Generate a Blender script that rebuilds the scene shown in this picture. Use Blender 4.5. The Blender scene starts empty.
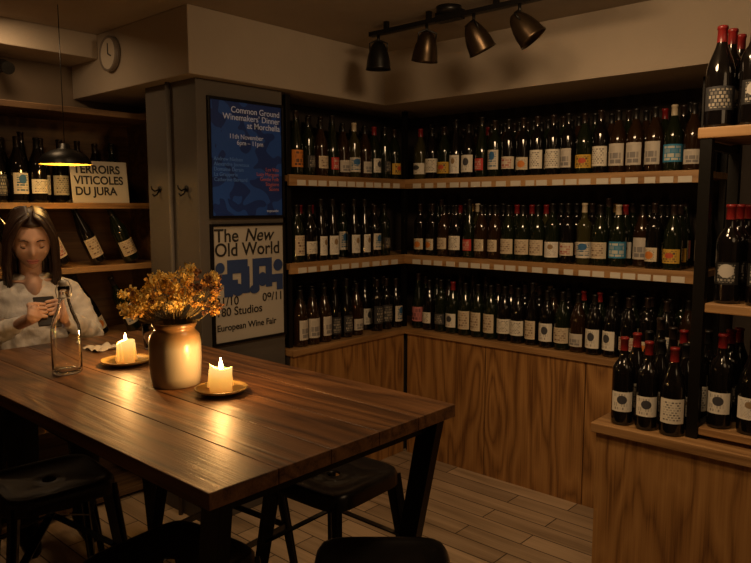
import bpy, bmesh, math, random
from mathutils import Vector, Matrix, Euler
random.seed(7)
S=bpy.context.scene
COL=S.collection
pi=math.pi
# ---------------------------------------------------------------- materials
MATS={}
def newmat(name):
    m=bpy.data.materials.new(name); m.use_nodes=True
    nt=m.node_tree; b=nt.nodes["Principled BSDF"]
    return m,nt,b
def mat(name,col,rough=.6,metal=0.,emis=None,es=0.,trans=0.,sss=0.,bump=0.,bscale=60.,var=0.,vscale=6.,coat=0.):
    if name in MATS: return MATS[name]
    m,nt,b=newmat(name)
    b.inputs["Base Color"].default_value=(*col,1); b.inputs["Roughness"].default_value=rough
    b.inputs["Metallic"].default_value=metal
    if emis: b.inputs["Emission Color"].default_value=(*emis,1); b.inputs["Emission Strength"].default_value=es
    if trans: b.inputs["Transmission Weight"].default_value=trans; b.inputs["IOR"].default_value=1.45
    if sss: b.inputs["Subsurface Weight"].default_value=sss; b.inputs["Subsurface Radius"].default_value=(.03,.012,.005)
    if coat: b.inputs["Coat Weight"].default_value=coat
    N=nt.nodes; L=nt.links
    tc=N.new("ShaderNodeTexCoord")
    if var:
        n=N.new("ShaderNodeTexNoise"); n.inputs["Scale"].default_value=vscale; n.inputs["Detail"].default_value=6
        r=N.new("ShaderNodeMix"); r.data_type='RGBA'
        r.inputs[6].default_value=(*[c*(1-var) for c in col],1); r.inputs[7].default_value=(*[min(1,c*(1+var)) for c in col],1)
        L.new(tc.outputs["Object"],n.inputs["Vector"]); L.new(n.outputs["Fac"],r.inputs[0]); L.new(r.outputs[2],b.inputs["Base Color"])
    if bump:
        n=N.new("ShaderNodeTexNoise"); n.inputs["Scale"].default_value=bscale; n.inputs["Detail"].default_value=4
        bp=N.new("ShaderNodeBump"); bp.inputs["Strength"].default_value=bump; bp.inputs["Distance"].default_value=.01
        L.new(tc.outputs["Object"],n.inputs["Vector"]); L.new(n.outputs["Fac"],bp.inputs["Height"]); L.new(bp.outputs[0],b.inputs["Normal"])
    MATS[name]=m; return m
def wood(name,dark,mid,light,axis='Z',rough=.45,scale=1.,bump=.25,rings=6.,planks=None,coat=0.,across=8.,along=.7):
    if name in MATS: return MATS[name]
    m,nt,b=newmat(name); N=nt.nodes; L=nt.links
    tc=N.new("ShaderNodeTexCoord"); mp=N.new("ShaderNodeMapping"); mq=N.new("ShaderNodeMapping")
    A,B=across*scale,along*scale
    mp.inputs["Scale"].default_value={'X':(B,A,A),'Y':(A,B,A),'Z':(A,A,B)}[axis]
    A2,B2=140*scale,3.*scale
    mq.inputs["Scale"].default_value={'X':(B2,A2,A2),'Y':(A2,B2,A2),'Z':(A2,A2,B2)}[axis]
    L.new(tc.outputs["Object"],mp.inputs["Vector"]); L.new(tc.outputs["Object"],mq.inputs["Vector"])
    n1=N.new("ShaderNodeTexNoise"); n1.inputs["Scale"].default_value=1.; n1.inputs["Detail"].default_value=2; n1.inputs["Distortion"].default_value=.3
    n2=N.new("ShaderNodeTexNoise"); n2.inputs["Scale"].default_value=1.; n2.inputs["Detail"].default_value=5; n2.inputs["Roughness"].default_value=.6
    n3=N.new("ShaderNodeTexNoise"); n3.inputs["Scale"].default_value=1.7; n3.inputs["Detail"].default_value=3
    L.new(tc.outputs["Object"],n3.inputs["Vector"])
    L.new(mp.outputs[0],n1.inputs["Vector"]); L.new(mq.outputs[0],n2.inputs["Vector"])
    mul=N.new("ShaderNodeMath"); mul.operation='MULTIPLY'; mul.inputs[1].default_value=rings
    fr=N.new("ShaderNodeMath"); fr.operation='PINGPONG'; fr.inputs[1].default_value=.5
    L.new(n1.outputs["Fac"],mul.inputs[0]); L.new(mul.outputs[0],fr.inputs[0])
    add=N.new("ShaderNodeMath"); add.operation='MULTIPLY_ADD'; add.inputs[1].default_value=.6
    L.new(fr.outputs[0],add.inputs[0])
    sub=N.new("ShaderNodeMath"); sub.operation='MULTIPLY'; sub.inputs[1].default_value=.55; L.new(n2.outputs["Fac"],sub.inputs[0]); L.new(sub.outputs[0],add.inputs[2])
    ad2=N.new("ShaderNodeMath"); ad2.operation='MULTIPLY_ADD'; ad2.inputs[1].default_value=.35; L.new(n3.outputs["Fac"],ad2.inputs[0]); L.new(add.outputs[0],ad2.inputs[2])
    cr=N.new("ShaderNodeValToRGB"); e=cr.color_ramp.elements
    e[0].position=.36; e[0].color=(*dark,1); e[1].position=.9; e[1].color=(*light,1)
    k=e.new(.58); k.color=(*mid,1)
    L.new(ad2.outputs[0],cr.inputs[0]); out=cr.outputs[0]
    if planks:
        br=N.new("ShaderNodeTexBrick"); br.inputs["Scale"].default_value=1.
        br.inputs["Brick Width"].default_value=planks[1]; br.inputs["Row Height"].default_value=planks[0]
        br.inputs["Mortar Size"].default_value=.003; br.inputs["Color1"].default_value=(.72,.69,.66,1); br.inputs["Color2"].default_value=(1.15,1.12,1.08,1)
        br.inputs["Mortar"].default_value=(.12,.1,.08,1); br.offset=.37
        mp2=N.new("ShaderNodeMapping"); mp2.inputs["Rotation"].default_value=(0,0,planks[2]); L.new(tc.outputs["Object"],mp2.inputs["Vector"]); L.new(mp2.outputs[0],br.inputs["Vector"])
        mx=N.new("ShaderNodeMix"); mx.data_type='RGBA'; mx.blend_type='MULTIPLY'; mx.inputs[0].default_value=1
        L.new(out,mx.inputs[6]); L.new(br.outputs["Color"],mx.inputs[7]); out=mx.outputs[2]
    L.new(out,b.inputs["Base Color"])
    if coat: b.inputs["Coat Weight"].default_value=coat; b.inputs["Coat Roughness"].default_value=.3
    rr=N.new("ShaderNodeMapRange"); rr.inputs[3].default_value=max(.05,rough-.1); rr.inputs[4].default_value=rough+.15
    L.new(n3.outputs["Fac"],rr.inputs[0]); L.new(rr.outputs[0],b.inputs["Roughness"])
    bp=N.new("ShaderNodeBump"); bp.inputs["Strength"].default_value=bump; bp.inputs["Distance"].default_value=.003
    L.new(add.outputs[0],bp.inputs["Height"]); L.new(bp.outputs[0],b.inputs["Normal"])
    MATS[name]=m; return m
def labelmat(name,paper,ink,bw=.13,rh=.1,cover=.0,badge=None):
    m,nt,b=newmat(name); N=nt.nodes; L=nt.links
    tc=N.new("ShaderNodeTexCoord")
    br=N.new("ShaderNodeTexBrick"); br.inputs["Scale"].default_value=1; br.inputs["Brick Width"].default_value=bw; br.inputs["Row Height"].default_value=rh
    br.inputs["Mortar Size"].default_value=.022; br.inputs["Bias"].default_value=cover
    br.inputs["Color1"].default_value=(*ink,1); br.inputs["Color2"].default_value=(*paper,1); br.inputs["Mortar"].default_value=(*paper,1)
    L.new(tc.outputs["UV"],br.inputs["Vector"])
    sp=N.new("ShaderNodeSeparateXYZ"); L.new(tc.outputs["UV"],sp.inputs[0])
    def band(o,c,w):
        s=N.new("ShaderNodeMath"); s.operation='SUBTRACT'; s.inputs[1].default_value=c; L.new(o,s.inputs[0])
        a=N.new("ShaderNodeMath"); a.operation='ABSOLUTE'; L.new(s.outputs[0],a.inputs[0])
        l=N.new("ShaderNodeMath"); l.operation='LESS_THAN'; l.inputs[1].default_value=w; L.new(a.outputs[0],l.inputs[0]); return l.outputs[0]
    mm=N.new("ShaderNodeMath"); mm.operation='MULTIPLY'; L.new(band(sp.outputs[0],.5,.34),mm.inputs[0]); L.new(band(sp.outputs[1],.5,.4),mm.inputs[1])
    mx=N.new("ShaderNodeMix"); mx.data_type='RGBA'; mx.inputs[6].default_value=(*paper,1); L.new(mm.outputs[0],mx.inputs[0]); L.new(br.outputs["Color"],mx.inputs[7])
    out=mx.outputs[2]
    if badge:
        d=N.new("ShaderNodeVectorMath"); d.operation='DISTANCE'; d.inputs[1].default_value=(.5,badge[1],0); L.new(tc.outputs["UV"],d.inputs[0])
        l=N.new("ShaderNodeMath"); l.operation='LESS_THAN'; l.inputs[1].default_value=badge[2]; L.new(d.outputs["Value"],l.inputs[0])
        m2=N.new("ShaderNodeMix"); m2.data_type='RGBA'; m2.inputs[7].default_value=(*badge[0],1); L.new(l.outputs[0],m2.inputs[0]); L.new(out,m2.inputs[6]); out=m2.outputs[2]
    L.new(out,b.inputs["Base Color"]); b.inputs["Roughness"].default_value=.7
    return m
black=mat("black_steel",(.012,.011,.010),.38,.6,bump=.05)
paint=mat("beige_paint",(.35,.29,.225),.85,var=.08,bump=.12,bscale=90)
ceilp=mat("ceiling_paint",(.33,.28,.225),.9,var=.08,bump=.25,bscale=25)
greyp=mat("grey_paint",(.095,.08,.067),.7,var=.15,bump=.1)
darkwall=mat("dark_wall",(.03,.022,.017),.85,var=.2)
oak_v=wood("oak_vertical",(.13,.052,.014),(.34,.165,.048),(.50,.27,.09),'Z',.5,rings=11,along=.8,across=4.5)
oak_x=wood("oak_x",(.20,.10,.035),(.36,.20,.08),(.48,.29,.13),'X',.45)
oak_y=wood("oak_y",(.20,.10,.035),(.36,.20,.08),(.48,.29,.13),'Y',.45)
tablew=wood("table_walnut",(.045,.018,.007),(.145,.064,.022),(.26,.125,.050),'X',.42,bump=.8,coat=.10,rings=8,across=7)
floorw=wood("floor_oak",(.28,.20,.125),(.46,.34,.22),(.62,.47,.32),'X',.5,bump=.2,rings=3.,planks=(.115,.75,0))
shelfw=wood("dark_shelf_wood",(.07,.035,.015),(.14,.075,.032),(.21,.12,.05),'Y',.55)
# ---------------------------------------------------------------- mesh helpers
def box(bm,x0,x1,y0,y1,z0,z1,mi=0):
    v=[bm.verts.new(p) for p in ((x0,y0,z0),(x1,y0,z0),(x1,y1,z0),(x0,y1,z0),(x0,y0,z1),(x1,y0,z1),(x1,y1,z1),(x0,y1,z1))]
    for f in ((0,3,2,1),(4,5,6,7),(0,1,5,4),(1,2,6,5),(2,3,7,6),(3,0,4,7)):
        k=bm.faces.new([v[i] for i in f]); k.material_index=mi
def beam(bm,p0,p1,w0,w1=None,h0=None,h1=None,up=(0,0,1),mi=0):
    w1=w1 or w0; h0=h0 or w0; h1=h1 or h0
    p0=Vector(p0);p1=Vector(p1); d=(p1-p0).normalized(); u=Vector(up)
    if abs(d.dot(u))>.95: u=Vector((1,0,0))
    a=d.cross(u).normalized(); b_=a.cross(d).normalized()
    V=[]
    for p,w,h in ((p0,w0,h0),(p1,w1,h1)):
        for sx,sy in ((-1,-1),(1,-1),(1,1),(-1,1)): V.append(bm.verts.new(p+a*sx*w/2+b_*sy*h/2))
    for f in ((0,3,2,1),(4,5,6,7),(0,1,5,4),(1,2,6,5),(2,3,7,6),(3,0,4,7)):
        k=bm.faces.new([V[i] for i in f]); k.material_index=mi
def lathe(bm,prof,segs=24,c=(0,0,0),mfn=None,M=None):
    rings=[]
    for r,z in prof:
        if r<1e-5: rings.append([bm.verts.new((c[0],c[1],c[2]+z))])
        else: rings.append([bm.verts.new((c[0]+r*math.cos(2*pi*i/segs),c[1]+r*math.sin(2*pi*i/segs),c[2]+z)) for i in range(segs)])
    for j in range(len(rings)-1):
        a,b_=rings[j],rings[j+1]
        mi=mfn((prof[j][1]+prof[j+1][1])/2) if mfn else 0
        for i in range(segs):
            k=(i+1)%segs
            if len(a)==1 and len(b_)==1: continue
            if len(a)==1: f=bm.faces.new((a[0],b_[k],b_[i]))
            elif len(b_)==1: f=bm.faces.new((a[i],a[k],b_[0]))
            else: f=bm.faces.new((a[i],a[k],b_[k],b_[i]))
            f.material_index=mi; f.smooth=True
    if M:
        for rg in rings:
            for v in rg: v.co=M@v.co
def tube(bm,pts,rad,segs=8,mi=0,cap=True,flat=None):
    pts=[Vector(p) for p in pts]
    if not hasattr(rad,'__len__'): rad=[rad]*len(pts)
    rings=[]; prev=None
    for i,p in enumerate(pts):
        d=(pts[min(i+1,len(pts)-1)]-pts[max(i-1,0)]).normalized()
        if prev is None:
            u=Vector((0,0,1)) if abs(d.z)<.9 else Vector((1,0,0))
            a=d.cross(u).normalized()
        else:
            a=(prev-d*prev.dot(d)).normalized()
        prev=a; b_=d.cross(a).normalized(); r=rad[i]
        ra,rb=(r,r) if not hasattr(r,'__len__') else r
        rings.append([bm.verts.new(p+a*math.cos(2*pi*k/segs)*ra+b_*math.sin(2*pi*k/segs)*rb) for k in range(segs)])
    for j in range(len(rings)-1):
        for i in range(segs):
            k=(i+1)%segs
            f=bm.faces.new((rings[j][i],rings[j][k],rings[j+1][k],rings[j+1][i])); f.material_index=mi; f.smooth=True
    if cap:
        for rg,rev in ((rings[0],True),(rings[-1],False)):
            f=bm.faces.new(rg[::-1] if rev else rg); f.material_index=mi
def ball(bm,c,r,seg=10,mi=0,M=None):
    if not hasattr(r,'__len__'): r=(r,r,r)
    T=Matrix.Translation(c)@(M or Matrix.Identity(4))@Matrix.Diagonal((*r,1))
    g=bmesh.ops.create_uvsphere(bm,u_segments=seg,v_segments=max(4,seg//2+1),radius=1,matrix=T)
    for v in g['verts']:
        for f in v.link_faces: f.material_index=mi; f.smooth=True
def obj(name,bm,mats,parent=None,bevel=0,loc=None,rot=None,smooth=False):
    me=bpy.data.meshes.new(name); bmesh.ops.recalc_face_normals(bm,faces=bm.faces[:]); bm.to_mesh(me); bm.free()
    for m in (mats if isinstance(mats,(list,tuple)) else [mats]): me.materials.append(m)
    o=bpy.data.objects.new(name,me); COL.objects.link(o)
    if parent: o.parent=parent
    if loc: o.location=loc
    if rot: o.rotation_euler=rot
    if smooth:
        for p in me.polygons: p.use_smooth=True
    if bevel:
        b=o.modifiers.new("bevel",'BEVEL'); b.width=bevel; b.segments=2; b.limit_method='ANGLE'
    return o
def empty(name,loc=(0,0,0),rot=(0,0,0),parent=None):
    o=bpy.data.objects.new(name,None); COL.objects.link(o); o.location=loc; o.rotation_euler=rot; o.empty_display_size=.1
    if parent: o.parent=parent
    return o
def simplebox(name,b,m,parent=None,bevel=0):
    bm=bmesh.new(); box(bm,*b); return obj(name,bm,m,parent,bevel)
def text(name,body,size,loc,rot,m,parent=None,align='LEFT',extr=.0004,space=1.,bold=0.,xs=1.,shear=0.):
    cu=bpy.data.curves.new(name,'FONT'); cu.body=body; cu.size=size; cu.align_x=align; cu.extrude=extr; cu.space_line=space; cu.offset=bold; cu.shear=shear
    o=bpy.data.objects.new(name,cu); COL.objects.link(o); o.location=loc; o.rotation_euler=rot; cu.materials.append(m); o.scale=(xs,1,1)
    if parent: o.parent=parent
    return o
# ---------------------------------------------------------------- room
simplebox("floor",(-3.9,1.6,-1.7,3.75,-.1,0),floorw)
simplebox("ceiling",(-3.9,1.6,-1.7,3.75,2.38,2.48),ceilp)
simplebox("wall_back",(-3.9,1.6,3.6,3.75,0,2.38),darkwall)
simplebox("wall_left",(-3.9,-3.75,-1.7,3.6,0,2.38),mat("brown_wall",(.16,.115,.075),.8,var=.15))
simplebox("wall_left_alcove",(-3.13,-3.0,2.3,3.6,0,2.09),darkwall)
simplebox("wall_right",(1.5,1.6,-1.7,3.6,0,2.38),paint)
simplebox("wall_front",(-3.75,1.5,-1.7,-1.6,0,2.38),paint)
simplebox("wall_poster_pillar",(-3.13,-2.70,1.80,2.30,0,2.09),greyp,bevel=.004)
simplebox("trim_soffit_left",(-3.75,-2.64,1.73,3.6,2.09,2.38),paint,bevel=.004)
simplebox("trim_soffit_back",(-2.64,1.5,3.01,3.6,2.09,2.38),paint)
simplebox("trim_beam_left",(-3.75,-3.45,-1.6,1.73,2.26,2.38),paint,bevel=.004)
bm=bmesh.new(); tube(bm,[(-2.905,1.785,0),(-2.905,1.785,2.09)],.011,10); obj("trim_pipe",bm,greyp)
for x in (-3.02,-2.79):
    bm=bmesh.new(); lathe(bm,[(0,0),(.014,0),(.014,.006),(0,.006)],12,M=Matrix.Translation((x,1.80,1.60))@Matrix.Rotation(pi/2,4,'X'))
    tube(bm,[(x,1.795,1.60),(x,1.77,1.59),(x,1.755,1.60),(x,1.75,1.615)],.004,8); tube(bm,[(x,1.795,1.595),(x,1.78,1.575),(x,1.765,1.567),(x,1.757,1.578)],.004,8)
    obj("coat_hook",bm,black)
# ---------------------------------------------------------------- cabinets (back & left) + counter
cab=empty("base_cabinet")
bm=bmesh.new()
box(bm,-2.66,-.9,3.24,3.59,.0,.745); box(bm,-2.99,-2.68,2.31,3.59,0,.745)
obj("carcass",bm,darkwall,cab)
xs=[-2.635,-2.07,-1.48,-.89]
for i in range(3): simplebox(f"door_panel_{i+1}",(xs[i]+.003,xs[i+1]-.003,3.215,3.24,.0,.744),oak_v,cab,.0015)
ys=[2.31,2.76,3.21]
for i in range(2): simplebox(f"side_door_panel_{i+1}",(-2.68,-2.655,ys[i]+.002,ys[i+1]-.002,0,.744),oak_v,cab,.0015)
simplebox("countertop_back",(-2.64,-.88,3.20,3.59,.746,.78),oak_x,cab,.003)
simplebox("countertop_left",(-2.99,-2.64,2.305,3.59,.746,.78),oak_y,cab,.003)
# ---------------------------------------------------------------- shelving
sh=empty("wine_display_shelving")
TOP=(1.675,1.225)
for i,z in enumerate(TOP):
    simplebox(f"shelf_back_{i+1}",(-2.68,-.97,3.24,3.59,z-.03,z),oak_x,sh,.002)
    simplebox(f"shelf_left_{i+1}",(-2.99,-2.68,2.31,3.59,z-.03,z),oak_y,sh,.002)
    simplebox(f"lip_back_{i+1}",(-2.67,-.97,3.222,3.239,z-.052,z+.004),oak_x,sh,.002)
    simplebox(f"lip_left_{i+1}",(-2.679,-2.662,2.31,3.222,z-.052,z+.004),oak_y,sh,.002)
bm=bmesh.new()
for (x,y) in ((-2.69,3.25),(-2.72,2.345),(-.985,3.255),(-.985,3.57),(-2.97,2.345)):
    box(bm,x-.014,x+.014,y-.014,y+.014,.781,2.08)
obj("steel_posts",bm,black,sh,.001)
tagm=mat("price_tag_paper",(.62,.58,.5),.6)
bm=bmesh.new()
random.seed(3)
for z in TOP:
    x=-2.60
    while x<-1.05:
        w=.06 if random.random()<.8 else .05
        box(bm,x,x+w,3.219,3.2215,z-.05,z-.022); x+=w+random.choice((.012,.02,.03))
    y=2.36
    while y<3.13:
        box(bm,-2.6615,-2.659,y,y+.058,z-.05,z-.022); y+=.058+random.choice((.012,.02,.03))
obj("price_tags",bm,tagm,sh)
# ---------------------------------------------------------------- bottles
glassm=[mat("bottle_glass_green",(.008,.012,.005),.09,coat=.4),mat("bottle_glass_black",(.005,.004,.004),.08,coat=.4),mat("bottle_glass_brown",(.022,.010,.004),.1,coat=.4),
  mat("bottle_glass_olive",(.035,.032,.010),.08,coat=.4),mat("bottle_glass_rose",(.25,.09,.05),.08,coat=.4)]
capm=[mat("cap_black",(.008,.007,.007),.4),mat("cap_red",(.20,.012,.012),.35),mat("cap_dark",(.02,.012,.01),.3),mat("cap_gold",(.35,.22,.07),.35,.7),mat("cap_cream",(.5,.42,.3),.5)]
LB=[labelmat("label_a",(.74,.69,.58),(.05,.04,.04)),labelmat("label_b",(.62,.52,.37),(.12,.05,.03),.2,.14),
    labelmat("label_c",(.78,.74,.66),(.03,.03,.05),.09,.07,-.2,badge=((.3,.2,.1),.68,.16)),labelmat("label_d",(.03,.03,.035),(.5,.45,.36),.12,.16),
    labelmat("label_e",(.66,.58,.45),(.35,.03,.02),.25,.2),labelmat("label_red",(.50,.03,.025),(.6,.5,.4),.2,.2),
    labelmat("label_teal",(.03,.22,.40),(.6,.6,.5),.3,.25),labelmat("label_yellow",(.62,.38,.05),(.06,.04,.03),.16,.2,badge=((.5,.08,.03),.55,.2)),
    labelmat("label_pink",(.58,.20,.20),(.1,.03,.04),.2,.3),labelmat("label_g",(.55,.50,.43),(.1,.1,.12),.35,.3,.2),labelmat("label_h",(.74,.70,.61),(.1,.09,.08),.11,.24,.3,badge=((.05,.05,.06),.6,.22)),
    labelmat("label_circle",(.006,.005,.005),(.45,.42,.36),.14,.14,badge=((.5,.47,.42),.62,.30)),labelmat("label_i",(.68,.62,.52),(.04,.12,.2),.3,.12,-.1,badge=((.03,.13,.30),.7,.22)),
    labelmat("label_j",(.65,.56,.41),(.05,.04,.03),.15,.09,0,badge=((.6,.20,.03),.45,.28)),labelmat("label_orange",(.60,.20,.03),(.06,.03,.02),.2,.25)]
PROF={'bdx':[(0,.006),(.022,.004),(.032,0),(.0365,.004),(.0372,.012),(.0372,.19),(.0355,.203),(.028,.218),(.019,.23),(.0148,.243),(.0138,.262),(.0135,.298),(.0155,.299),(.0155,.306),(.013,.309),(0,.309)],
 'bgy':[(0,.006),(.025,.004),(.036,0),(.0405,.004),(.0412,.012),(.0412,.155),(.040,.172),(.034,.196),(.025,.22),(.018,.238),(.0148,.252),(.0135,.29),(.0155,.291),(.0155,.298),(.013,.301),(0,.301)],
 'als':[(0,.006),(.022,.004),(.032,0),(.0365,.004),(.037,.012),(.037,.135),(.0345,.165),(.028,.2),(.021,.235),(.016,.262),(.014,.29),(.0135,.325),(.0155,.326),(.0155,.333),(0,.335)]}
def bottle_mesh(kind,g,cp,lb,lz0,lz1,ang=75,capl=.055):
    prof=PROF[kind]; bm=bmesh.new(); top=prof[-1][1]
    lathe(bm,prof,20,mfn=lambda z:1 if z>top-capl else 0)
    R=prof[5][0]+.0007; uv=bm.loops.layers.uv.new("UV")
    n=12; a=[]
    for i in range(n+1):
        t=-pi/2+math.radians(-ang+2*ang*i/n)
        a.append((bm.verts.new((R*math.cos(t),R*math.sin(t),lz0)),bm.verts.new((R*math.cos(t),R*math.sin(t),lz1)),i/n))
    for i in range(n):
        f=bm.faces.new((a[i][0],a[i+1][0],a[i+1][1],a[i][1])); f.material_index=2; f.smooth=True
        for l,(u,v) in zip(f.loops,((a[i][2],0),(a[i+1][2],0),(a[i+1][2],1),(a[i][2],1))): l[uv].uv=(u,v)
    me=bpy.data.meshes.new("wine_bottle"); bm.to_mesh(me); bm.free()
    for m in (glassm[g],capm[cp],LB[lb]): me.materials.append(m)
    return me
random.seed(21)
BM=[]
order=[0,1,2,3,4,9,10,12,13,0,1,2,9,10,3,12,4,13,0,2,10,1,9,3,0,12,2,4,1,0,5,6,7,8,14]
for i,lb in enumerate(order):
    kind=random.choice(('bdx','bdx','bgy','bgy','als'))
    h=random.choice((.065,.08,.095,.105)); z0=random.uniform(.028,.045)
    top=.132 if kind=='als' else .150
    BM.append(bottle_mesh(kind,random.choices((0,1,2,3),(5,6,2,.8))[0],random.choices(range(5),(8,1.6,5,1.,1.))[0],lb,z0,min(z0+h,top),random.choice((58,70,82))))
WT=[1]*30+[1.,.7,.7,.7,.5]
def rb(): return random.choices(BM,WT)[0]
def put(parent,me,x,y,z,rz,s=1.):
    o=bpy.data.objects.new("bottle",me); COL.objects.link(o); o.parent=parent; o.location=(x,y,z)
    o.rotation_euler=(0,0,rz); o.scale=(s,s,s)
    return o
def brow(axis,a0,a1,base,z,rows,step=.0855,rz=0,dr=.095,name="wine_bottle_row"):
    e=empty(name)
    for r in range(rows):
        a=a0+random.uniform(0,.02); last=None
        while a<a1:
            if r==0 and random.random()<.02: a+=step; continue
            if last and random.random()<.22 and BM.index(last)<30: me=last
            else: me=rb()
            last=me; off=base+(dr*r if axis=='X' else -dr*r)+random.uniform(-.004,.004)
            x,y=(a,off) if axis=='X' else (off,a)
            put(e,me,x,y,z,rz+random.uniform(-.25,.25))
            a+=step+random.uniform(-.001,.004)
    return e
for z in (1.676,1.226,.781):
    brow('X',-2.61,-1.03,3.285 if z>1 else 3.27,z,3)
    brow('Y',2.405,3.20,-2.73 if z>1 else -2.715,z,3,rz=pi/2,dr=.09)
# ---------------------------------------------------------------- right cabinet + bookcase
isl=empty("island_cabinet")
simplebox("panel_front",(-1.005,.6,2.285,2.31,0,.725),oak_v,isl,.0015)
simplebox("panel_side",(-1.005,-.98,2.31,2.80,0,.725),oak_v,isl,.0015)
simplebox("carcass",(-.98,.6,2.31,2.80,0,.725),darkwall,isl)
simplebox("top",(-1.02,.6,2.27,2.82,.726,.76),oak_x,isl,.003)
BX=-.70
bk=empty("bottle_bookcase")
bm=bmesh.new()
for x in (BX,.3):
    for y in (2.345,2.66): box(bm,x-.018,x+.018,y-.015,y+.015,.761,1.73)
for z in (1.18,1.71,.78):
    for x in (BX,.3): box(bm,x-.012,x+.012,2.36,2.645,z-.012,z+.012)
obj("steel_frame",bm,black,bk,.001)
simplebox("shelf_top",(BX-.025,.33,2.325,2.68,1.731,1.765),oak_x,bk,.003)
simplebox("shelf_mid",(BX+.019,.281,2.335,2.67,1.18,1.21),oak_x,bk,.003)
simplebox("shelf_low",(BX+.019,.281,2.335,2.67,.775,.80),oak_x,bk,.003)
big=bottle_mesh('bgy',1,1,3,.05,.12,70); big2=bottle_mesh('bgy',1,1,0,.045,.13,60); circ=bottle_mesh('bdx',1,1,11,.06,.13,60); big3=bottle_mesh('bdx',1,1,10,.05,.12,60); big4=bottle_mesh('bgy',1,0,2,.05,.12,60)
for z,s,ch in ((1.7655,1.05,(big,circ)),(1.2105,1.02,(circ,big,circ)),(.8005,1.,(big2,circ,big3,big4))):
    e=empty("wine_bottle_group")
    for r in range(3):
        for i in range(5):
            put(e,random.choice(ch),BX+.066+i*.092+random.uniform(-.003,.003)-(.05 if z>1.7 else 0),2.39+r*.1,z,random.uniform(-.2,.2)+.25,s=s)
e=empty("wine_bottle_group")
for r in range(4):
    for i,x in enumerate((-.935,-.85,-.765)):
        put(e,random.choice((big2,big2,big3,circ,big4)) if r<2 else random.choice(BM[:10]+[big2]*6),x+r*.006,2.335+r*.098,.7605,random.uniform(-.25,.25)+.25,s=random.uniform(.97,1.03))
# ---------------------------------------------------------------- shelf behind the woman
un=empty("display_shelf_unit")
X0,X1=-3.65,-3.28
simplebox("back_panel",(X0,X0+.015,.0,1.98,0,2.0),shelfw,un)
for i,z in enumerate((1.985,1.535,1.225,.86,.45,.05)):
    simplebox(f"board_{i+1}",(X0+.016,X1,.0,1.98,z-.028,z),oak_y if 0<i<4 else shelfw,un,.002)
for i,y in enumerate((-.02,.7,1.985)): 
    simplebox(f"upright_{i+1}",(X0,X1,y-.012,y+.012,0,2.02),shelfw,un,.002) if i!=1 else simplebox("upright_mid",(X0+.016,X1-.03,y-.01,y+.01,0,1.95),shelfw,un)
e=empty("wine_bottle_row")
for y in [.75+.088*k for k in range(8)]: put(e,rb(),-3.36,y,1.536,pi/2+random.uniform(-.3,.3))
for y in [.80+.09*k for k in range(12)]: put(e,rb(),-3.47,y,1.536,pi/2)
def leaning(z,yl):
    e=empty("leaning_bottle_row")
    for y in yl:
        me=random.choice(BM[:20]); th=math.radians(24)
        M=Matrix.Rotation(th,4,'X')@Matrix.Rotation(pi/2,4,'Z')
        o=put(e,me,-3.35,y,z+.041*math.sin(th),0); o.rotation_euler=M.to_euler()
leaning(1.2255,(1.1,1.28,1.46,1.64,1.82)); leaning(.8605,(1.1,1.28,1.46,1.64,1.82))
paper=mat("sign_paper",(.50,.455,.38),.7); ink=mat("ink_black",(.015,.013,.012),.6)
sg=empty("jura_wine_sign",(-3.30,1.645,1.5355),(0,math.radians(-6),0))
bm=bmesh.new(); box(bm,-.004,.0,-.145,.145,0,.205); obj("sign_board",bm,paper,sg,.001)
TR=(pi/2,0,pi/2)
text("sign_text","TERROIRS\nVITICOLES\nDU JURA",.056,(.001,-.13,.145),TR,ink,sg,bold=.0015,space=.95,xs=.95)
def frame(name,y0,y1,z0,z1,fm,pm,x=-2.70,w=.012):
    e=empty(name)
    bm=bmesh.new()
    box(bm,x+.001,x+.018,y0-w,y1+w,z0-w,z0); box(bm,x+.001,x+.018,y0-w,y1+w,z1,z1+w)
    box(bm,x+.001,x+.018,y0-w,y0,z0,z1); box(bm,x+.001,x+.018,y1,y1+w,z0,z1)
    obj("frame",bm,fm,e,.001)
    bm=bmesh.new(); box(bm,x+.001,x+.008,y0,y1,z0,z1); obj("print",bm,pm,e)
    return e
def postermat(name,c1,c2,thr,sc):
    m,nt,b=newmat(name);N=nt.nodes;L=nt.links
    tc=N.new("ShaderNodeTexCoord"); n=N.new("ShaderNodeTexNoise"); n.inputs["Scale"].default_value=sc; n.inputs["Detail"].default_value=0; n.inputs["Distortion"].default_value=1.5
    cr=N.new("ShaderNodeValToRGB"); cr.color_ramp.interpolation='CONSTANT'; cr.color_ramp.elements[0].color=(*c1,1); cr.color_ramp.elements[1].color=(*c2,1); cr.color_ramp.elements[1].position=thr
    L.new(tc.outputs["Object"],n.inputs[0]);L.new(n.outputs["Fac"],cr.inputs[0]);L.new(cr.outputs[0],b.inputs["Base Color"]); b.inputs["Roughness"].default_value=.35
    return m
blueP=postermat("blue_poster_print",(.022,.080,.38),(.014,.038,.20),.52,9)
p1=frame("framed_event_poster",1.865,2.285,1.475,2.005,black,blueP)
lb=mat("text_pale_blue",(.55,.65,1.),.6); bl2=mat("text_mid_blue",(.10,.25,.75),.6); rd=mat("text_coral",(.5,.14,.14),.6)
xx=-2.69
text("title","Common Ground\nWinemakers' Dinner\nat Morchella",.040,(xx,2.275,1.955),TR,lb,p1,'RIGHT',bold=.0003,space=.85)
text("date","11th November\n6pm – 11pm",.031,(xx,2.17,1.835),TR,lb,p1,'RIGHT',bold=.0002,space=.9)
text("names_a","Andrew Nielsen\nAlexandre Jouveaux\nDomaine Derain\nLa Grapperie\nCatherine Bernard",.025,(xx,1.88,1.73),TR,bl2,p1,space=.95)
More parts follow.
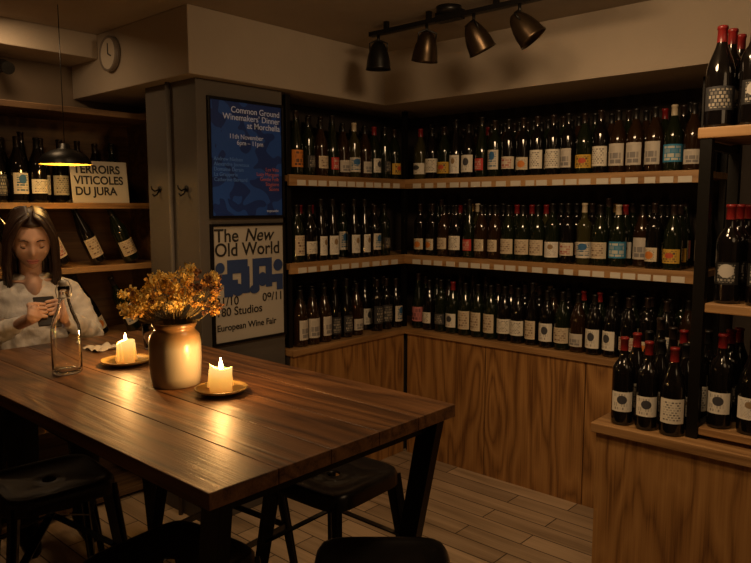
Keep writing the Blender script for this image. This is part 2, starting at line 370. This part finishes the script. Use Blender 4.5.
text("names_b","Les Vins\nLucy Margaux\nGentle Folk\nStagiaire\nScions",.025,(xx,2.265,1.69),TR,rd,p1,'RIGHT',space=.95)
text("foot","topcuvée",.02,(xx,2.26,1.49),TR,lb,p1,'RIGHT')
whiteP=mat("cream_poster_print",(.46,.425,.37),.45)
p2=frame("framed_wine_fair_poster",1.865,2.285,.875,1.425,black,whiteP)
text("title","The",.088,(xx,1.872,1.352),TR,ink,p2,bold=.001)
text("title_italic","New",.088,(xx,2.045,1.352),TR,ink,p2,bold=.0008,shear=.25)
text("title_2","Old World",.088,(xx,1.872,1.285),TR,ink,p2,bold=.001,xs=.98)
text("dates","31/10",.058,(xx,1.872,1.05),TR,ink,p2,bold=.0006)
text("dates_b","09/11",.058,(xx,2.28,1.05),TR,ink,p2,'RIGHT',bold=.0006)
text("venue","180 Studios",.058,(xx,1.872,1.0),TR,ink,p2,bold=.0006)
text("foot","European Wine Fair",.044,(xx,1.875,.93),TR,ink,p2,bold=.0006)
bart=mat("ink_slate_blue",(.028,.055,.17),.5)
bm=bmesh.new()
random.seed(4)
def blob(cy,cz,ry,rz):
    d=random.uniform(0,.0004)
    vs=[bm.verts.new((xx+.001+d,cy+ry*math.cos(t),cz+rz*math.sin(t))) for t in [2*pi*i/20 for i in range(20)]]; bm.faces.new(vs)
def quad(y0,y1,z0,z1):
    d=random.uniform(0,.0004)
    bm.faces.new([bm.verts.new((xx+.001+d,y,z)) for y,z in ((y0,z0),(y1,z0),(y1,z1),(y0,z1))])
for q in ((1.94,2.06,1.20,1.265),(2.02,2.07,1.10,1.23),(1.88,1.97,1.15,1.20),(1.92,1.97,1.09,1.18),(2.09,2.13,1.105,1.265),(2.12,2.21,1.225,1.265),(2.17,2.21,1.12,1.25),(2.2,2.28,1.14,1.18),(2.24,2.28,1.10,1.165),(1.97,2.0,1.10,1.17)): quad(*q)
for q in ((1.9,1.23,.026,.026),(2.0,1.12,.035,.03),(2.15,1.16,.03,.035),(2.25,1.225,.03,.03),(2.1,1.115,.03,.022)): blob(*q)
obj("artwork",bm,bart,p2)
# ---------------------------------------------------------------- clock, cctv, pendant
M=Matrix.Translation((-3.30,1.729,2.262))@Matrix.Rotation(pi/2,4,'X')
bm=bmesh.new(); lathe(bm,[(0,0),(.082,0),(.085,.01),(.085,.025),(.078,.03),(.074,.022),(0,.022)],40,mfn=lambda z:0,M=M)
ck=obj("wall_clock",bm,mat("clock_rim",(.16,.13,.105),.4))
bm=bmesh.new(); lathe(bm,[(0,.0225),(.073,.0225)],40,M=M); obj("dial",bm,mat("clock_dial",(.50,.44,.36),.5),ck)
bm=bmesh.new(); beam(bm,(-3.30,1.705,2.262),(-3.30,1.705,2.312),.004); beam(bm,(-3.30,1.704,2.262),(-3.27,1.704,2.248),.005)
obj("hands",bm,ink,ck)
bm=bmesh.new(); tube(bm,[(-3.7,1.35,2.2),(-3.62,1.36,2.2)],.008,8); tube(bm,[(-3.64,1.34,2.2),(-3.54,1.33,2.17)],[.028,.03],14)
tube(bm,[(-3.70,1.35,2.21),(-3.72,1.2,2.24),(-3.72,1.08,2.22),(-3.73,1.0,2.25)],.004,6); box(bm,-3.75,-3.7,1.33,1.37,2.18,2.22)
obj("security_camera",bm,black)
pl=empty("pendant_lamp",(-3.05,1.36,1.70))
bm=bmesh.new(); lathe(bm,[(.108,0),(.104,.02),(.088,.042),(.055,.06),(.025,.07),(.02,.09),(0,.092)],36); so=obj("shade",bm,[black],pl)
bm=bmesh.new(); lathe(bm,[(.106,.001),(.101,.018),(.085,.039),(.052,.055),(0,.06)],36); obj("shade_lining",bm,mat("lamp_lining",(.8,.55,.12),.5),pl)
bm=bmesh.new(); tube(bm,[(0,0,.09),(0,0,.675)],.0018,6); obj("cord",bm,black,pl)
bm=bmesh.new(); ball(bm,(0,0,.036),.016,14); obj("bulb",bm,mat("bulb_glow",(1,.8,.4),.5,emis=(1,.62,.15),es=2.5),pl)
# ---------------------------------------------------------------- track lights
brass=mat("aged_brass",(.055,.036,.020),.33,.85)
tr=empty("track_light")
bm=bmesh.new()
box(bm,-2.30,-1.86,2.505,2.535,2.325,2.345); box(bm,-1.80,-1.05,2.505,2.535,2.325,2.345)
for x in (-2.2,-1.95,-1.6,-1.2): box(bm,x-.01,x+.01,2.51,2.53,2.345,2.38)
lathe(bm,[(0,0),(.055,0),(.055,.03),(0,.03)],24,c=(-1.84,2.52,2.35))
box(bm,-1.9,-1.77,2.5,2.54,2.32,2.36)
obj("rail",bm,black,tr)
aims=((-2.25,(-.05,.05,-1)),(-1.96,(-.3,.2,-1)),(-1.71,(.25,.55,-1)),(-1.49,(.7,.4,-1)))
for i,(x,a) in enumerate(aims):
    d=Vector(a).normalized(); q=(-d).to_track_quat('Z','Y').to_matrix().to_4x4()
    piv=Vector((x,2.52,2.258))
    M=Matrix.Translation(piv)@q
    bm=bmesh.new(); lathe(bm,[(0,.037),(.019,.036),(.030,.024),(.040,.004),(.049,-.022),(.055,-.05),(.058,-.08),(.061,-.092),(.057,-.09),(.050,-.055),(.036,-.01),(0,.01)],28,M=M)
    obj(f"spot_head_{i+1}",bm,brass if i!=0 else black,tr)
    bm=bmesh.new(); tube(bm,[(x,2.52,2.325),(x,2.52,2.29)],.007,8)
    tube(bm,[M@Vector((-.040,0,-.01)),M@Vector((-.042,0,.03)),(x,2.52,2.305),M@Vector((.042,0,.03)),M@Vector((.040,0,-.01))],.004,8)
    obj(f"spot_yoke_{i+1}",bm,black,tr)
    bm=bmesh.new(); ball(bm,M@Vector((0,0,-.04)),.026,12); obj(f"spot_bulb_{i+1}",bm,mat("bulb_off",(.3,.25,.2),.2),tr)
# ---------------------------------------------------------------- table
tb=empty("dining_table")
TX0,TX1,TY0,TY1,TZ=-2.66,-1.03,.69,1.46,1.0
ws=[.17,.15,.16,.15,.16]; y=TY0
tot=TY1-TY0; k=tot/sum(ws)
for i,w in enumerate(ws):
    simplebox(f"plank_{i+1}",(TX0,TX1,y+.0006,y+w*k-.0006,TZ-.034,TZ),tablew,tb,.002); y+=w*k
bm=bmesh.new()
for yy in (TY0+.06,TY1-.06): beam(bm,(TX0+.06,yy,TZ-.053),(TX1-.06,yy,TZ-.053),.03,h0=.035)
for xx_ in (TX0+.06,TX1-.06): beam(bm,(xx_,TY0+.06,TZ-.053),(xx_,TY1-.06,TZ-.053),.03,h0=.035)
for sx,xt,xb in ((1,TX1-.045,TX1-.22),(-1,TX0+.045,TX0+.22)):
    for yt,yb in ((TY0+.05,TY0+.09),(TY1-.045,TY1-.07)):
        beam(bm,(xt,yt,TZ-.036),(xb,yb,0),.062,.045,.03,.03,up=(0,1,0))
obj("steel_frame",bm,black,tb,.001)
# ---------------------------------------------------------------- bar stools
def stool(x,y,rz,h=.72):
    bm=bmesh.new(); n=48
    def ring(hs,z,p=6.):
        out=[]
        for i in range(n):
            t=2*pi*i/n+pi/n; c,s=math.cos(t),math.sin(t); r=hs/((abs(c)**p+abs(s)**p)**(1/p)); out.append(bm.verts.new((r*c,r*s,z)))
        return out
    R=[ring(.158,h-.045),ring(.156,h-.012),ring(.150,h-.001),ring(.143,h),ring(.13,h-.004),ring(.11,h-.009,4),ring(.05,h-.011,2.5),ring(.021,h-.011,2),ring(.018,h-.016,2)]
    for a,b_ in zip(R,R[1:]):
        for i in range(n):
            f=bm.faces.new((a[i],a[(i+1)%n],b_[(i+1)%n],b_[i])); f.smooth=True
    t=.128;b0=.205
    for sx in (1,-1):
        for sy in (1,-1):
            beam(bm,(sx*t,sy*t,h-.02),(sx*b0,sy*b0,0.012),.05,.028,.006,.006,up=(sx,-sy,0))
            beam(bm,(sx*(t+.004),sy*(t+.004),h-.02),(sx*(b0+.002),sy*(b0+.002),0.012),.03,.02,.012,.010,up=(sx,sy,0))
            box(bm,sx*b0-.014,sx*b0+.014,sy*b0-.014,sy*b0+.014,0,.014)
    def at(z): return t+(b0-t)*(1-(z/(h-.02)))
    for z in (.27,):
        a=at(z)
        for p,q in (((a,a),(a,-a)),((a,-a),(-a,-a)),((-a,-a),(-a,a)),((-a,a),(a,a))): beam(bm,(*p,z),(*q,z),.006,h0=.025)
    z0=h-.22; a=at(z0)
    for p,q in (((1,1),(-1,-1)),((1,-1),(-1,1))):
        beam(bm,(p[0]*a,p[1]*a,z0),(0,0,h-.12),.025,h0=.005); beam(bm,(q[0]*a,q[1]*a,z0),(0,0,h-.12),.025,h0=.005)
    return obj("bar_stool",bm,mat("stool_black_paint",(.012,.010,.009),.3,.3,coat=.3),None,.0008,loc=(x,y,0),rot=(0,0,rz))
stool(-1.45,1.42,.05); stool(-.96,1.09,math.radians(42)); stool(-1.36,.80,.1); stool(-2.05,.82,-.1); stool(-2.15,1.50,.1); stool(-3.0,1.16,-.25)
# ---------------------------------------------------------------- candles
flame=mat("candle_flame",(1,.8,.4),.5,emis=(1,.75,.35),es=30)
sauc=mat("saucer_mustard",(.45,.30,.10),.35,coat=.3)
def waxmat(hc):  # flame light through the wax painted as emission, brighter towards the top
    m,nt,b=newmat("candle_wax_glow"); N=nt.nodes;L=nt.links
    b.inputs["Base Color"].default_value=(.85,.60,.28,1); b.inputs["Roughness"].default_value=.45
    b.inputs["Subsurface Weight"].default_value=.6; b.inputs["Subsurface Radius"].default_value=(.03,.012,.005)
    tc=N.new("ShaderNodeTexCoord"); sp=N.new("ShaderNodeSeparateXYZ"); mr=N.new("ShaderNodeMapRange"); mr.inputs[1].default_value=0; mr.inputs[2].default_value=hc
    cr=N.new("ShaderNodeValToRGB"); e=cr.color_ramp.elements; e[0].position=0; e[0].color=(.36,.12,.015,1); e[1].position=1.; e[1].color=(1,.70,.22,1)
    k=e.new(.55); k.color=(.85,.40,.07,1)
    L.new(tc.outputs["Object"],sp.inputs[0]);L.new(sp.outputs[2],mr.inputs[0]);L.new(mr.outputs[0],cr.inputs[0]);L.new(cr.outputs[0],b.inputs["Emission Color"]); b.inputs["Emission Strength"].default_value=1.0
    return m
def candle(x,y,rs,rc,hc,seed):
    random.seed(seed)
    s=empty("candle_saucer",(x,y,TZ)); 
    bm=bmesh.new(); lathe(bm,[(0,0),(rs*.55,0),(rs*.62,.003),(rs*.95,.012),(rs,.016),(rs*.97,.019),(rs*.9,.014),(rs*.6,.007),(0,.006)],40); obj("dish",bm,sauc,s)
    c=empty("pillar_candle",(x,y,TZ+.0062))
    bm=bmesh.new(); n=32; rings=[]
    zs=[0,.004,.3*hc,.6*hc,.85*hc,hc]
    hn=[hc*(1+.10*math.sin(2*pi*i/n*1+seed)+.07*math.sin(4*pi*i/n+seed*2)) for i in range(n)]
    for j,z in enumerate(zs):
        rings.append([bm.verts.new((rc*(1+.03*math.sin(3*2*pi*i/n+j))*math.cos(2*pi*i/n),rc*(1+.03*math.sin(3*2*pi*i/n+j))*math.sin(2*pi*i/n),z*hn[i]/hc)) for i in range(n)])
    rings.append([bm.verts.new((rc*.86*math.cos(2*pi*i/n),rc*.86*math.sin(2*pi*i/n),hn[i]-.002)) for i in range(n)])
    rings.append([bm.verts.new((rc*.7*math.cos(2*pi*i/n),rc*.7*math.sin(2*pi*i/n),hc*.82)) for i in range(n)])
    rings.append([bm.verts.new((rc*.05*math.cos(2*pi*i/n),rc*.05*math.sin(2*pi*i/n),hc*.8)) for i in range(n)])
    for j in range(len(rings)-1):
        for i in range(n):
            f=bm.faces.new((rings[j][i],rings[j][(i+1)%n],rings[j+1][(i+1)%n],rings[j+1][i])); f.smooth=True
    bm.faces.new(rings[0][::-1])
    for k in range(4):
        t=random.uniform(0,6.28); tube(bm,[(rc*math.cos(t),rc*math.sin(t),hc*.9),(rc*1.05*math.cos(t),rc*1.05*math.sin(t),hc*.5),(rc*1.1*math.cos(t),rc*1.1*math.sin(t),.01)],[.003,.004,.006],8)
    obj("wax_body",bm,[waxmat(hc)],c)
    bm=bmesh.new(); tube(bm,[(0,0,hc*.8),(.001,0,hc*.8+.012)],.0012,6); obj("wick",bm,ink,c)
    bm=bmesh.new(); lathe(bm,[(0,0),(.004,.004),(.0058,.010),(.005,.018),(.0028,.027),(0,.036)],14,c=(.001,0,hc*.8+.006)); obj("flame",bm,flame,c)
    l=bpy.data.lights.new("candle_light",'POINT'); l.energy=2.3; l.color=(1,.50,.15); l.shadow_soft_size=.012
    lo=bpy.data.objects.new("candle_light",l); COL.objects.link(lo); lo.parent=c; lo.location=(0,0,hc*1.0+.035)
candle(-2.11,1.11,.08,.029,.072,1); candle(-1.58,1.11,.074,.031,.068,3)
# ---------------------------------------------------------------- vase & flowers
vz=Vector((-1.76,1.08,TZ))
m,nt,b=newmat("stoneware_glaze"); N=nt.nodes;L=nt.links
tc=N.new("ShaderNodeTexCoord"); sp=N.new("ShaderNodeSeparateXYZ"); n=N.new("ShaderNodeTexNoise"); n.inputs["Scale"].default_value=14; ad=N.new("ShaderNodeMath"); ad.operation='MULTIPLY_ADD'; ad.inputs[1].default_value=.02
cr=N.new("ShaderNodeValToRGB"); e=cr.color_ramp.elements; e[0].position=0.; e[0].color=(.36,.32,.25,1); e[1].position=1.; e[1].color=(.20,.11,.045,1)
for p,c in ((.66,(.38,.34,.27)),(.76,(.30,.23,.14)),(.86,(.26,.16,.07))): k=e.new(p); k.color=(*c,1)
dv=N.new("ShaderNodeMath"); dv.operation='DIVIDE'; dv.inputs[1].default_value=.185
L.new(tc.outputs["Object"],sp.inputs[0]);L.new(tc.outputs["Object"],n.inputs["Vector"]);L.new(n.outputs["Fac"],ad.inputs[0]);L.new(sp.outputs[2],ad.inputs[2]);L.new(ad.outputs[0],dv.inputs[0]);L.new(dv.outputs[0],cr.inputs[0]);L.new(cr.outputs[0],b.inputs["Base Color"]); b.inputs["Roughness"].default_value=.3
bm=bmesh.new(); lathe(bm,[(0,0),(.064,0),(.069,.004),(.072,.03),(.0745,.08),(.074,.125),(.070,.148),(.060,.160),(.056,.166),(.060,.172),(.064,.18),(.062,.186),(.057,.184),(.052,.17),(.06,.15),(.066,.12),(.066,.02),(0,.012)],48)
obj("stoneware_vase",bm,m,None,loc=vz)
random.seed(11)
fg=[mat("petal_gold",(.95,.72,.24),.7),mat("petal_amber",(.72,.42,.10),.7),mat("petal_rust",(.22,.10,.05),.75),mat("stem_brown",(.16,.12,.045),.7)]
bm=bmesh.new()
def cluster(c,r,n,mi,sz):
    for _ in range(n):
        d=Vector((random.gauss(0,1),random.gauss(0,1),random.gauss(0,.8))).normalized()*r*random.uniform(.4,1)
        p=c+d; q=Euler((random.uniform(0,6.3),random.uniform(0,6.3),random.uniform(0,6.3))).to_matrix()
        s=sz*random.uniform(.6,1.3)
        v=[bm.verts.new(p+q@Vector(k)*s) for k in ((-1,-.5,0),(0,-.8,.25),(1,-.4,0),(.9,.6,.2),(0,.9,-.25),(-.9,.6,.15))]
        f=bm.faces.new(v); f.material_index=mi
Rv=Vector((.743,.669,0)); Fv=Vector((-.669,.743,0))
for i in range(84):
    # fan wider than deep, irregular outline: taller mass on one side
    a=random.uniform(-1,1); dpt=random.uniform(-.075,.075)
    lat=a*.135; hz=.02+random.uniform(.15,1.)*(.125-.055*a*a+(.04 if a>.25 else 0))
    tip=Rv*lat+Fv*dpt+Vector((0,0,.18+hz))
    base=(Rv*a*.02)+Vector((0,0,.10)); mid=base.lerp(tip,.5)+Vector((0,0,.025))
    tube(bm,[base,Rv*a*.035+Vector((0,0,.19)),mid,tip],[.0018,.0016,.0013,.001],5,mi=3)
    mi=random.choices((0,1,2),(7,2,.4) if a<.25 else (1.5,2,3.))[0]
    cluster(tip,random.uniform(.009,.021),random.randint(22,40),mi,.0047)
    if random.random()<.6: cluster(mid.lerp(tip,random.uniform(.5,.95))+Vector((random.gauss(0,.014),random.gauss(0,.014),random.gauss(0,.010))),.012,16,random.choice((mi,mi,1)),.0042)
obj("dried_flower_bouquet",bm,fg,None,loc=vz)
# ---------------------------------------------------------------- carafe, tumbler, napkin
clear=mat("clear_glass",(1,1,1),.02,trans=1.)
cf=empty("swing_top_water_bottle",(-2.14,.93,TZ))
bm=bmesh.new(); lathe(bm,[(0,.003),(.03,.002),(.040,0),(.044,.006),(.0445,.02),(.0445,.13),(.042,.15),(.034,.175),(.024,.20),(.0175,.225),(.0155,.255),(.0175,.262),(.0175,.272),(.014,.274),(.012,.255),(.014,.225),(.021,.197),(.031,.172),(.039,.15),(.0415,.13),(.0415,.02),(.037,.008),(0,.009)],40); obj("glass_body",bm,clear,cf)
bm=bmesh.new(); lathe(bm,[(.0,.268),(.010,.268),(.013,.274),(.014,.283),(.009,.29),(0,.292)],20); obj("stopper",bm,mat("porcelain",(.6,.56,.5),.3),cf)
bm=bmesh.new(); tube(bm,[(0,-.019,.235),(0,-.026,.26),(0,-.016,.288),(0,0,.295),(0,.016,.288),(0,.026,.26),(0,.019,.235)],.0014,6); tube(bm,[(.019*math.cos(t),.019*math.sin(t),.237) for t in [2*pi*i/16 for i in range(17)]],.0013,6); obj("wire_bail",bm,mat("steel",(.5,.48,.45),.3,1.),cf)
bm=bmesh.new(); lathe(bm,[(0,0),(.026,0),(.029,.004),(.033,.05),(.035,.09),(.0335,.09),(.031,.05),(.027,.01),(0,.008)],32); obj("water_tumbler",bm,clear,None,loc=(-2.27,1.30,TZ))
bm=bmesh.new(); g=bmesh.ops.create_grid(bm,x_segments=26,y_segments=26,size=.06)
random.seed(5)
for v in bm.verts:
    x,y=v.co.x,v.co.y; v.co.z=.012+.012*abs(math.sin(60*x+20*y))*abs(math.cos(45*y-15*x)); v.co.x*=1-.25*math.cos(30*y); v.co.y*=.8
obj("paper_napkin",bm,mat("napkin",(.6,.55,.47),.8),None,loc=(-2.40,1.17,TZ-.010),smooth=True)
# ---------------------------------------------------------------- woman
wm=empty("seated_woman",(-2.96,1.15,0),(0,0,math.radians(-14)))
skin=mat("skin",(.56,.34,.24),.5,sss=.15,var=.06); blouse=mat("white_blouse",(.66,.62,.57),.8,bump=.2,bscale=200)
hairm=mat("hair_brown",(.030,.014,.008),.42,var=.4,vscale=60); jeans=mat("dark_jeans",(.02,.022,.03),.8)
def interp(pts,rad,n=6):
    P=[Vector(p) for p in pts]; out=[];ro=[]
    for i in range(len(P)-1):
        p0=P[max(i-1,0)];p1=P[i];p2=P[i+1];p3=P[min(i+2,len(P)-1)]
        for k in range(n):
            t=k/n; out.append(.5*((2*p1)+(-p0+p2)*t+(2*p0-5*p1+4*p2-p3)*t*t+(-p0+3*p1-3*p2+p3)*t**3)); 
            a,b_=rad[i],rad[i+1]
            ro.append(tuple(a[j]+(b_[j]-a[j])*t for j in (0,1)) if hasattr(a,'__len__') else a+(b_-a)*t)
    out.append(P[-1]); ro.append(rad[-1]); return out,ro
def limb(bm,pts,rad,segs=14,n=6):
    p,r=interp(pts,rad,n); tube(bm,p,r,segs)
    for c,q in ((p[0],r[0]),(p[-1],r[-1])):
        q=q if not hasattr(q,'__len__') else min(q); ball(bm,c,q*.99,10)
def unify(o,vox,sm=6,f=.6):
    m=o.modifiers.new("remesh",'REMESH'); m.mode='VOXEL'; m.voxel_size=vox; m.use_smooth_shade=True
    s=o.modifiers.new("smooth",'SMOOTH'); s.iterations=sm; s.factor=f
bm=bmesh.new()
secs=[(.76,.115,.165,-.01),(.84,.115,.165,-.01),(.93,.095,.135,0),(1.02,.100,.135,.012),(1.10,.108,.145,.02),(1.16,.098,.15,.02),(1.195,.082,.13,.02),(1.225,.065,.095,.02),(1.245,.052,.066,.02)]
prev=None; n=32
for z,rx,ry,ox in secs:
    rg=[bm.verts.new((ox+rx*math.cos(2*pi*i/n),ry*math.sin(2*pi*i/n),z)) for i in range(n)]
    if prev:
        for i in range(n): bm.faces.new((prev[i],prev[(i+1)%n],rg[(i+1)%n],rg[i]))
    else: bm.faces.new(rg[::-1])
    prev=rg
bm.faces.new(prev)
for s in (1,-1):
    ball(bm,(.082,s*.060,1.09),(.044,.054,.052),14)
    limb(bm,[(.015,s*.13,1.175),(.035,s*.172,1.11),(.11,s*.215,.975),(.20,s*.165,1.025),(.29,s*.088,1.08)],[.050,.050,.043,.041,.033])
bl=obj("blouse",bm,blouse,wm); unify(bl,.007,6)
tx=bpy.data.textures.new("folds",'CLOUDS'); tx.noise_scale=.05
dm=bl.modifiers.new("folds",'DISPLACE'); dm.texture=tx; dm.strength=.024; dm.mid_level=.5
bm=bmesh.new(); limb(bm,[(.02,0,1.17),(.03,0,1.24),(.055,0,1.33)],[(.055,.06),(.043,.045),(.045,.043)])
ball(bm,(.072,0,1.195),(.048,.038,.058),14)
for s in (1,-1): limb(bm,[(.085,s*.015,1.215),(.075,s*.07,1.222)],[.009,.007],8)
nk=obj("neck",bm,skin,wm); unify(nk,.005)
bm=bmesh.new()
for s in (1,-1): limb(bm,[(-.03,s*.08,.80),(.2,s*.10,.80),(.40,s*.11,.77),(.43,s*.11,.68),(.36,s*.10,.34)],[.088,.08,.06,.058,.042])
lg=obj("jeans",bm,jeans,wm); unify(lg,.01)
bm=bmesh.new()
for s in (1,-1): limb(bm,[(.33,s*.10,.31),(.40,s*.10,.29),(.50,s*.10,.285)],[.042,.04,.03])
so=obj("shoes",bm,black,wm); unify(so,.007)
hd=empty("head",(.085,0,1.385),(0,math.radians(17),math.radians(-4)),wm)
bm=bmesh.new(); bmesh.ops.create_uvsphere(bm,u_segments=72,v_segments=56,radius=1)
for v in bm.verts:
    x,y,z=v.co
    t=max(0,-z); 
    X=.095*x;Y=.074*y;Z=.115*z
    Y*=1-.42*t**2.2; 
    if x>0: X*=1-.10*t**2
    else: X*=1-.45*t
    if x>0:
        X+=.024*math.exp(-((Y/.009)**2)/2-((Z+.022)/.017)**2/2)
        X+=.010*math.exp(-((Y/.007)**2)/2-((Z-.002)/.018)**2/2)
        for s in (1,-1): X-=.011*math.exp(-(((Y-s*.03)/.015)**2)/2-((Z-.008)/.011)**2/2)
        for s in (1,-1): X+=.005*math.exp(-(((Y-s*.042)/.018)**2)/2-((Z+.028)/.018)**2/2)
        X+=.006*math.exp(-((Y/.02)**2)/2-((Z+.058)/.010)**2/2)
        X+=.010*math.exp(-((Y/.022)**2)/2-((Z+.098)/.016)**2/2)
        X+=.004*math.exp(-((Y/.04)**2)/2-((Z-.028)/.010)**2/2)
    v.co=(X,Y,Z)
obj("face",bm,skin,hd,smooth=True)
lip=mat("lips",(.45,.15,.12),.4); 
bm=bmesh.new()
tube(bm,[(.080,-.024,-.058),(.0905,-.012,-.0545),(.0925,0,-.0565),(.0905,.012,-.0545),(.080,.024,-.058)],[(.001,.001),(.0035,.0045),(.0035,.004),(.0035,.0045),(.001,.001)],8)
tube(bm,[(.080,-.022,-.0595),(.089,-.011,-.0645),(.0905,0,-.0655),(.089,.011,-.0645),(.080,.022,-.0595)],[.001,.0045,.005,.0045,.001],8); obj("lips",bm,lip,hd)
bm=bmesh.new()
for s in (1,-1): ball(bm,(.0725,s*.030,.004),.0125,16,0)
obj("eyelids",bm,skin,hd)
bm=bmesh.new()
for s in (1,-1):
    tube(bm,[(.0785,s*.018,-.001),(.0845,s*.025,-.0045),(.0848,s*.033,-.0045),(.0775,s*.043,-.001)],[.0008,.0018,.0020,.0010],6)
    tube(bm,[(.0925,s*.014,.024),(.0905,s*.029,.0295),(.081,s*.047,.024)],[.0018,.0026,.0012],6)
obj("lashes_and_brows",bm,hairm,hd)
bm=bmesh.new()
for s in (1,-1): ball(bm,(-.002,s*.074,-.005),(.018,.007,.03),14)
obj("ears",bm,skin,hd)
bm=bmesh.new(); bmesh.ops.create_uvsphere(bm,u_segments=40,v_segments=30,radius=1)
for v in bm.verts: v.co=(v.co.x*.106-.008,v.co.y*.086,v.co.z*.125+.006)
kill=[f for f in bm.faces if (f.calc_center_median().x>.035 and f.calc_center_median().z<.075) or f.calc_center_median().z<-.07]
bmesh.ops.delete(bm,geom=kill,context='FACES'); 
hc=obj("hair_cap",bm,hairm,hd,smooth=True); sd=hc.modifiers.new("s",'SOLIDIFY'); sd.thickness=.006
random.seed(9)
bm=bmesh.new()
for s in (1,-1):
    for i in range(46):
        u=i/45; x0=.085-.17*u; ln=random.uniform(.20,.25)
        top=Vector((x0*.75,s*.008,.126-.16*max(0,(abs(x0)-.03))))
        j=lambda a:random.uniform(-a,a)
        if u<.2: pts=[top,(.082-.05*u,s*.042+j(.003),.092),(.066,s*.076+j(.004),.02),(.045+j(.01),s*.086+j(.006),-.07),(.035+j(.02),s*(.090+j(.012)),-.15),(.03+j(.02),s*(.08+j(.015)),-.15-ln*.35)]
        else: pts=[top,(x0*.92,s*.052+j(.003),.098),(x0*.9,s*(.084 if u<.8 else .06)+j(.004),.02),(x0*.85+j(.01),s*(.088 if u<.8 else .05)+j(.008),-.07),(x0*.8+j(.015),s*(.088 if u<.8 else .05)+j(.012),-.14),(x0*.7+j(.02),s*(.08 if u<.8 else .04)+j(.015),-.14-ln*.4)]
        p,r=interp(pts,[.006,.009,.010,.010,.008,.002],4); tube(bm,p,r,7)
for i in range(30):
    y=-.075+.15*i/29; pts=[(-.05,y*.6,.115),(-.1,y*.9,.06),(-.112,y,-.03),(-.10,y,-.12),(-.09+random.uniform(-.01,.01),y*1.05,-.2)]
    p,r=interp(pts,[.008,.013,.013,.011,.003],4); tube(bm,p,r,7)
obj("hair_locks",bm,hairm,hd)
ph=empty("phone",(.385,0,1.135),(0,math.radians(-52),0),wm)
bm=bmesh.new(); box(bm,-.004,.004,-.036,.036,-.074,.074); obj("phone_body",bm,mat("phone_case",(.02,.018,.018),.3),ph,.003)
bm=bmesh.new(); box(bm,-.0046,-.0041,-.033,.033,-.070,.070); obj("phone_screen",bm,mat("phone_glass",(.3,.35,.4),.1,emis=(.7,.8,1),es=.5),ph)
R3=Matrix.Translation((.385,0,1.135))@Matrix.Rotation(math.radians(-52),4,'Y')
def P(x,y,z): return R3@Vector((x,y,z))
for s,nm in ((1,"left_hand"),(-1,"right_hand")):
    bm=bmesh.new()
    w=Vector((.285,s*.090,1.075)); 
    palm=P(.020,s*.050,-.045)
    limb(bm,[w,w.lerp(palm,.5),palm,P(.022,s*.044,-.015)],[(.022,.02),(.024,.022),(.028,.020),(.026,.014)],14)
    ball(bm,P(.02,s*.046,-.03),(.022,.020,.034),14)
    for k,(zz,ln) in enumerate(((.022,.9),(.001,1.0),(-.020,.94),(-.040,.78))):
        zz+=.004 if s>0 else -.006
        limb(bm,[P(.020,s*.050,zz-.012),P(.022,s*.058,zz),P(.018,s*(.040-.006*ln),zz+.006),P(.0135,s*(.030-.014*ln),zz+.008),P(.0125,s*(.022-.02*ln),zz+.007)],[.0095,.0092,.0085,.0078,.0068],10,4)
    limb(bm,[P(.012,s*.054,-.055),P(-.004,s*.052,-.035),P(-.0135,s*.038,-.012),P(-.0125,s*.022,.006)],[.0125,.0115,.0098,.0078],10,5)
    h=obj(nm,bm,skin,wm); unify(h,.0028,3,.5)
# ---------------------------------------------------------------- lights
def light(name,kind,loc,energy,col,size=.1,target=None,spot=None,blend=.6):
    l=bpy.data.lights.new(name,kind); l.energy=energy; l.color=col
    if kind=='AREA': l.shape='DISK'; l.size=size
    else: l.shadow_soft_size=size
    if spot: l.spot_size=math.radians(spot); l.spot_blend=blend
    o=bpy.data.objects.new(name,l); COL.objects.link(o); o.location=loc
    if target: o.rotation_euler=(Vector(target)-Vector(loc)).to_track_quat('-Z','Y').to_euler()
    return o
W=(1,.65,.34)
light("downlight_table",'SPOT',(-2.15,1.25,2.34),14,W,.05,(-2.05,1.15,0),125)
light("guest_fill",'SPOT',(-2.35,.45,2.30),12,W,.06,(-2.95,1.2,1.2),55)  # added fill aimed at the woman, no fixture behind it
light("aisle_fill",'AREA',(-.9,1.7,2.33),13,W,.3,(-1.6,3.2,.9))  # unseen area fill, added to wash the shelves and floor
light("shelves_fill_spot",'SPOT',(-1.25,1.55,2.30),17,W,.08,(-1.55,3.3,1.35),68,blend=.9)  # added spot to brighten the back shelves, not a track head
light("cabinet_fill_spot",'SPOT',(-.35,1.2,2.30),12,W,.08,(-.7,2.4,.9),60,blend=.9)  # added spot lifting the island cabinet and bookcase
light("room_fill",'POINT',(.5,1.5,2.0),7,W,.35)  # soft fill added for the whole room, hangs free in the air
light("pendant_bulb_light",'POINT',(-3.05,1.36,1.71),2.0,(1,.6,.2),.02)
light("shelf_unit_fill",'AREA',(-3.2,1.2,2.30),2.2,W,.2,(-3.5,1.3,1.2))  # fill added to lift the dark shelf unit, not a fitted lamp
w=bpy.data.worlds.new("w"); S.world=w; w.use_nodes=True; w.node_tree.nodes["Background"].inputs[0].default_value=(.5,.35,.25,1); w.node_tree.nodes["Background"].inputs[1].default_value=.02
cd=bpy.data.cameras.new("cam"); cam=bpy.data.objects.new("camera",cd); COL.objects.link(cam)
cam.location=(0,0,1.52); cam.rotation_euler=(math.radians(90-6.25),0,math.radians(42)); cd.sensor_width=36; cd.lens=36*689/751; cd.clip_start=.02
S.camera=cam
S.view_settings.view_transform='Standard'
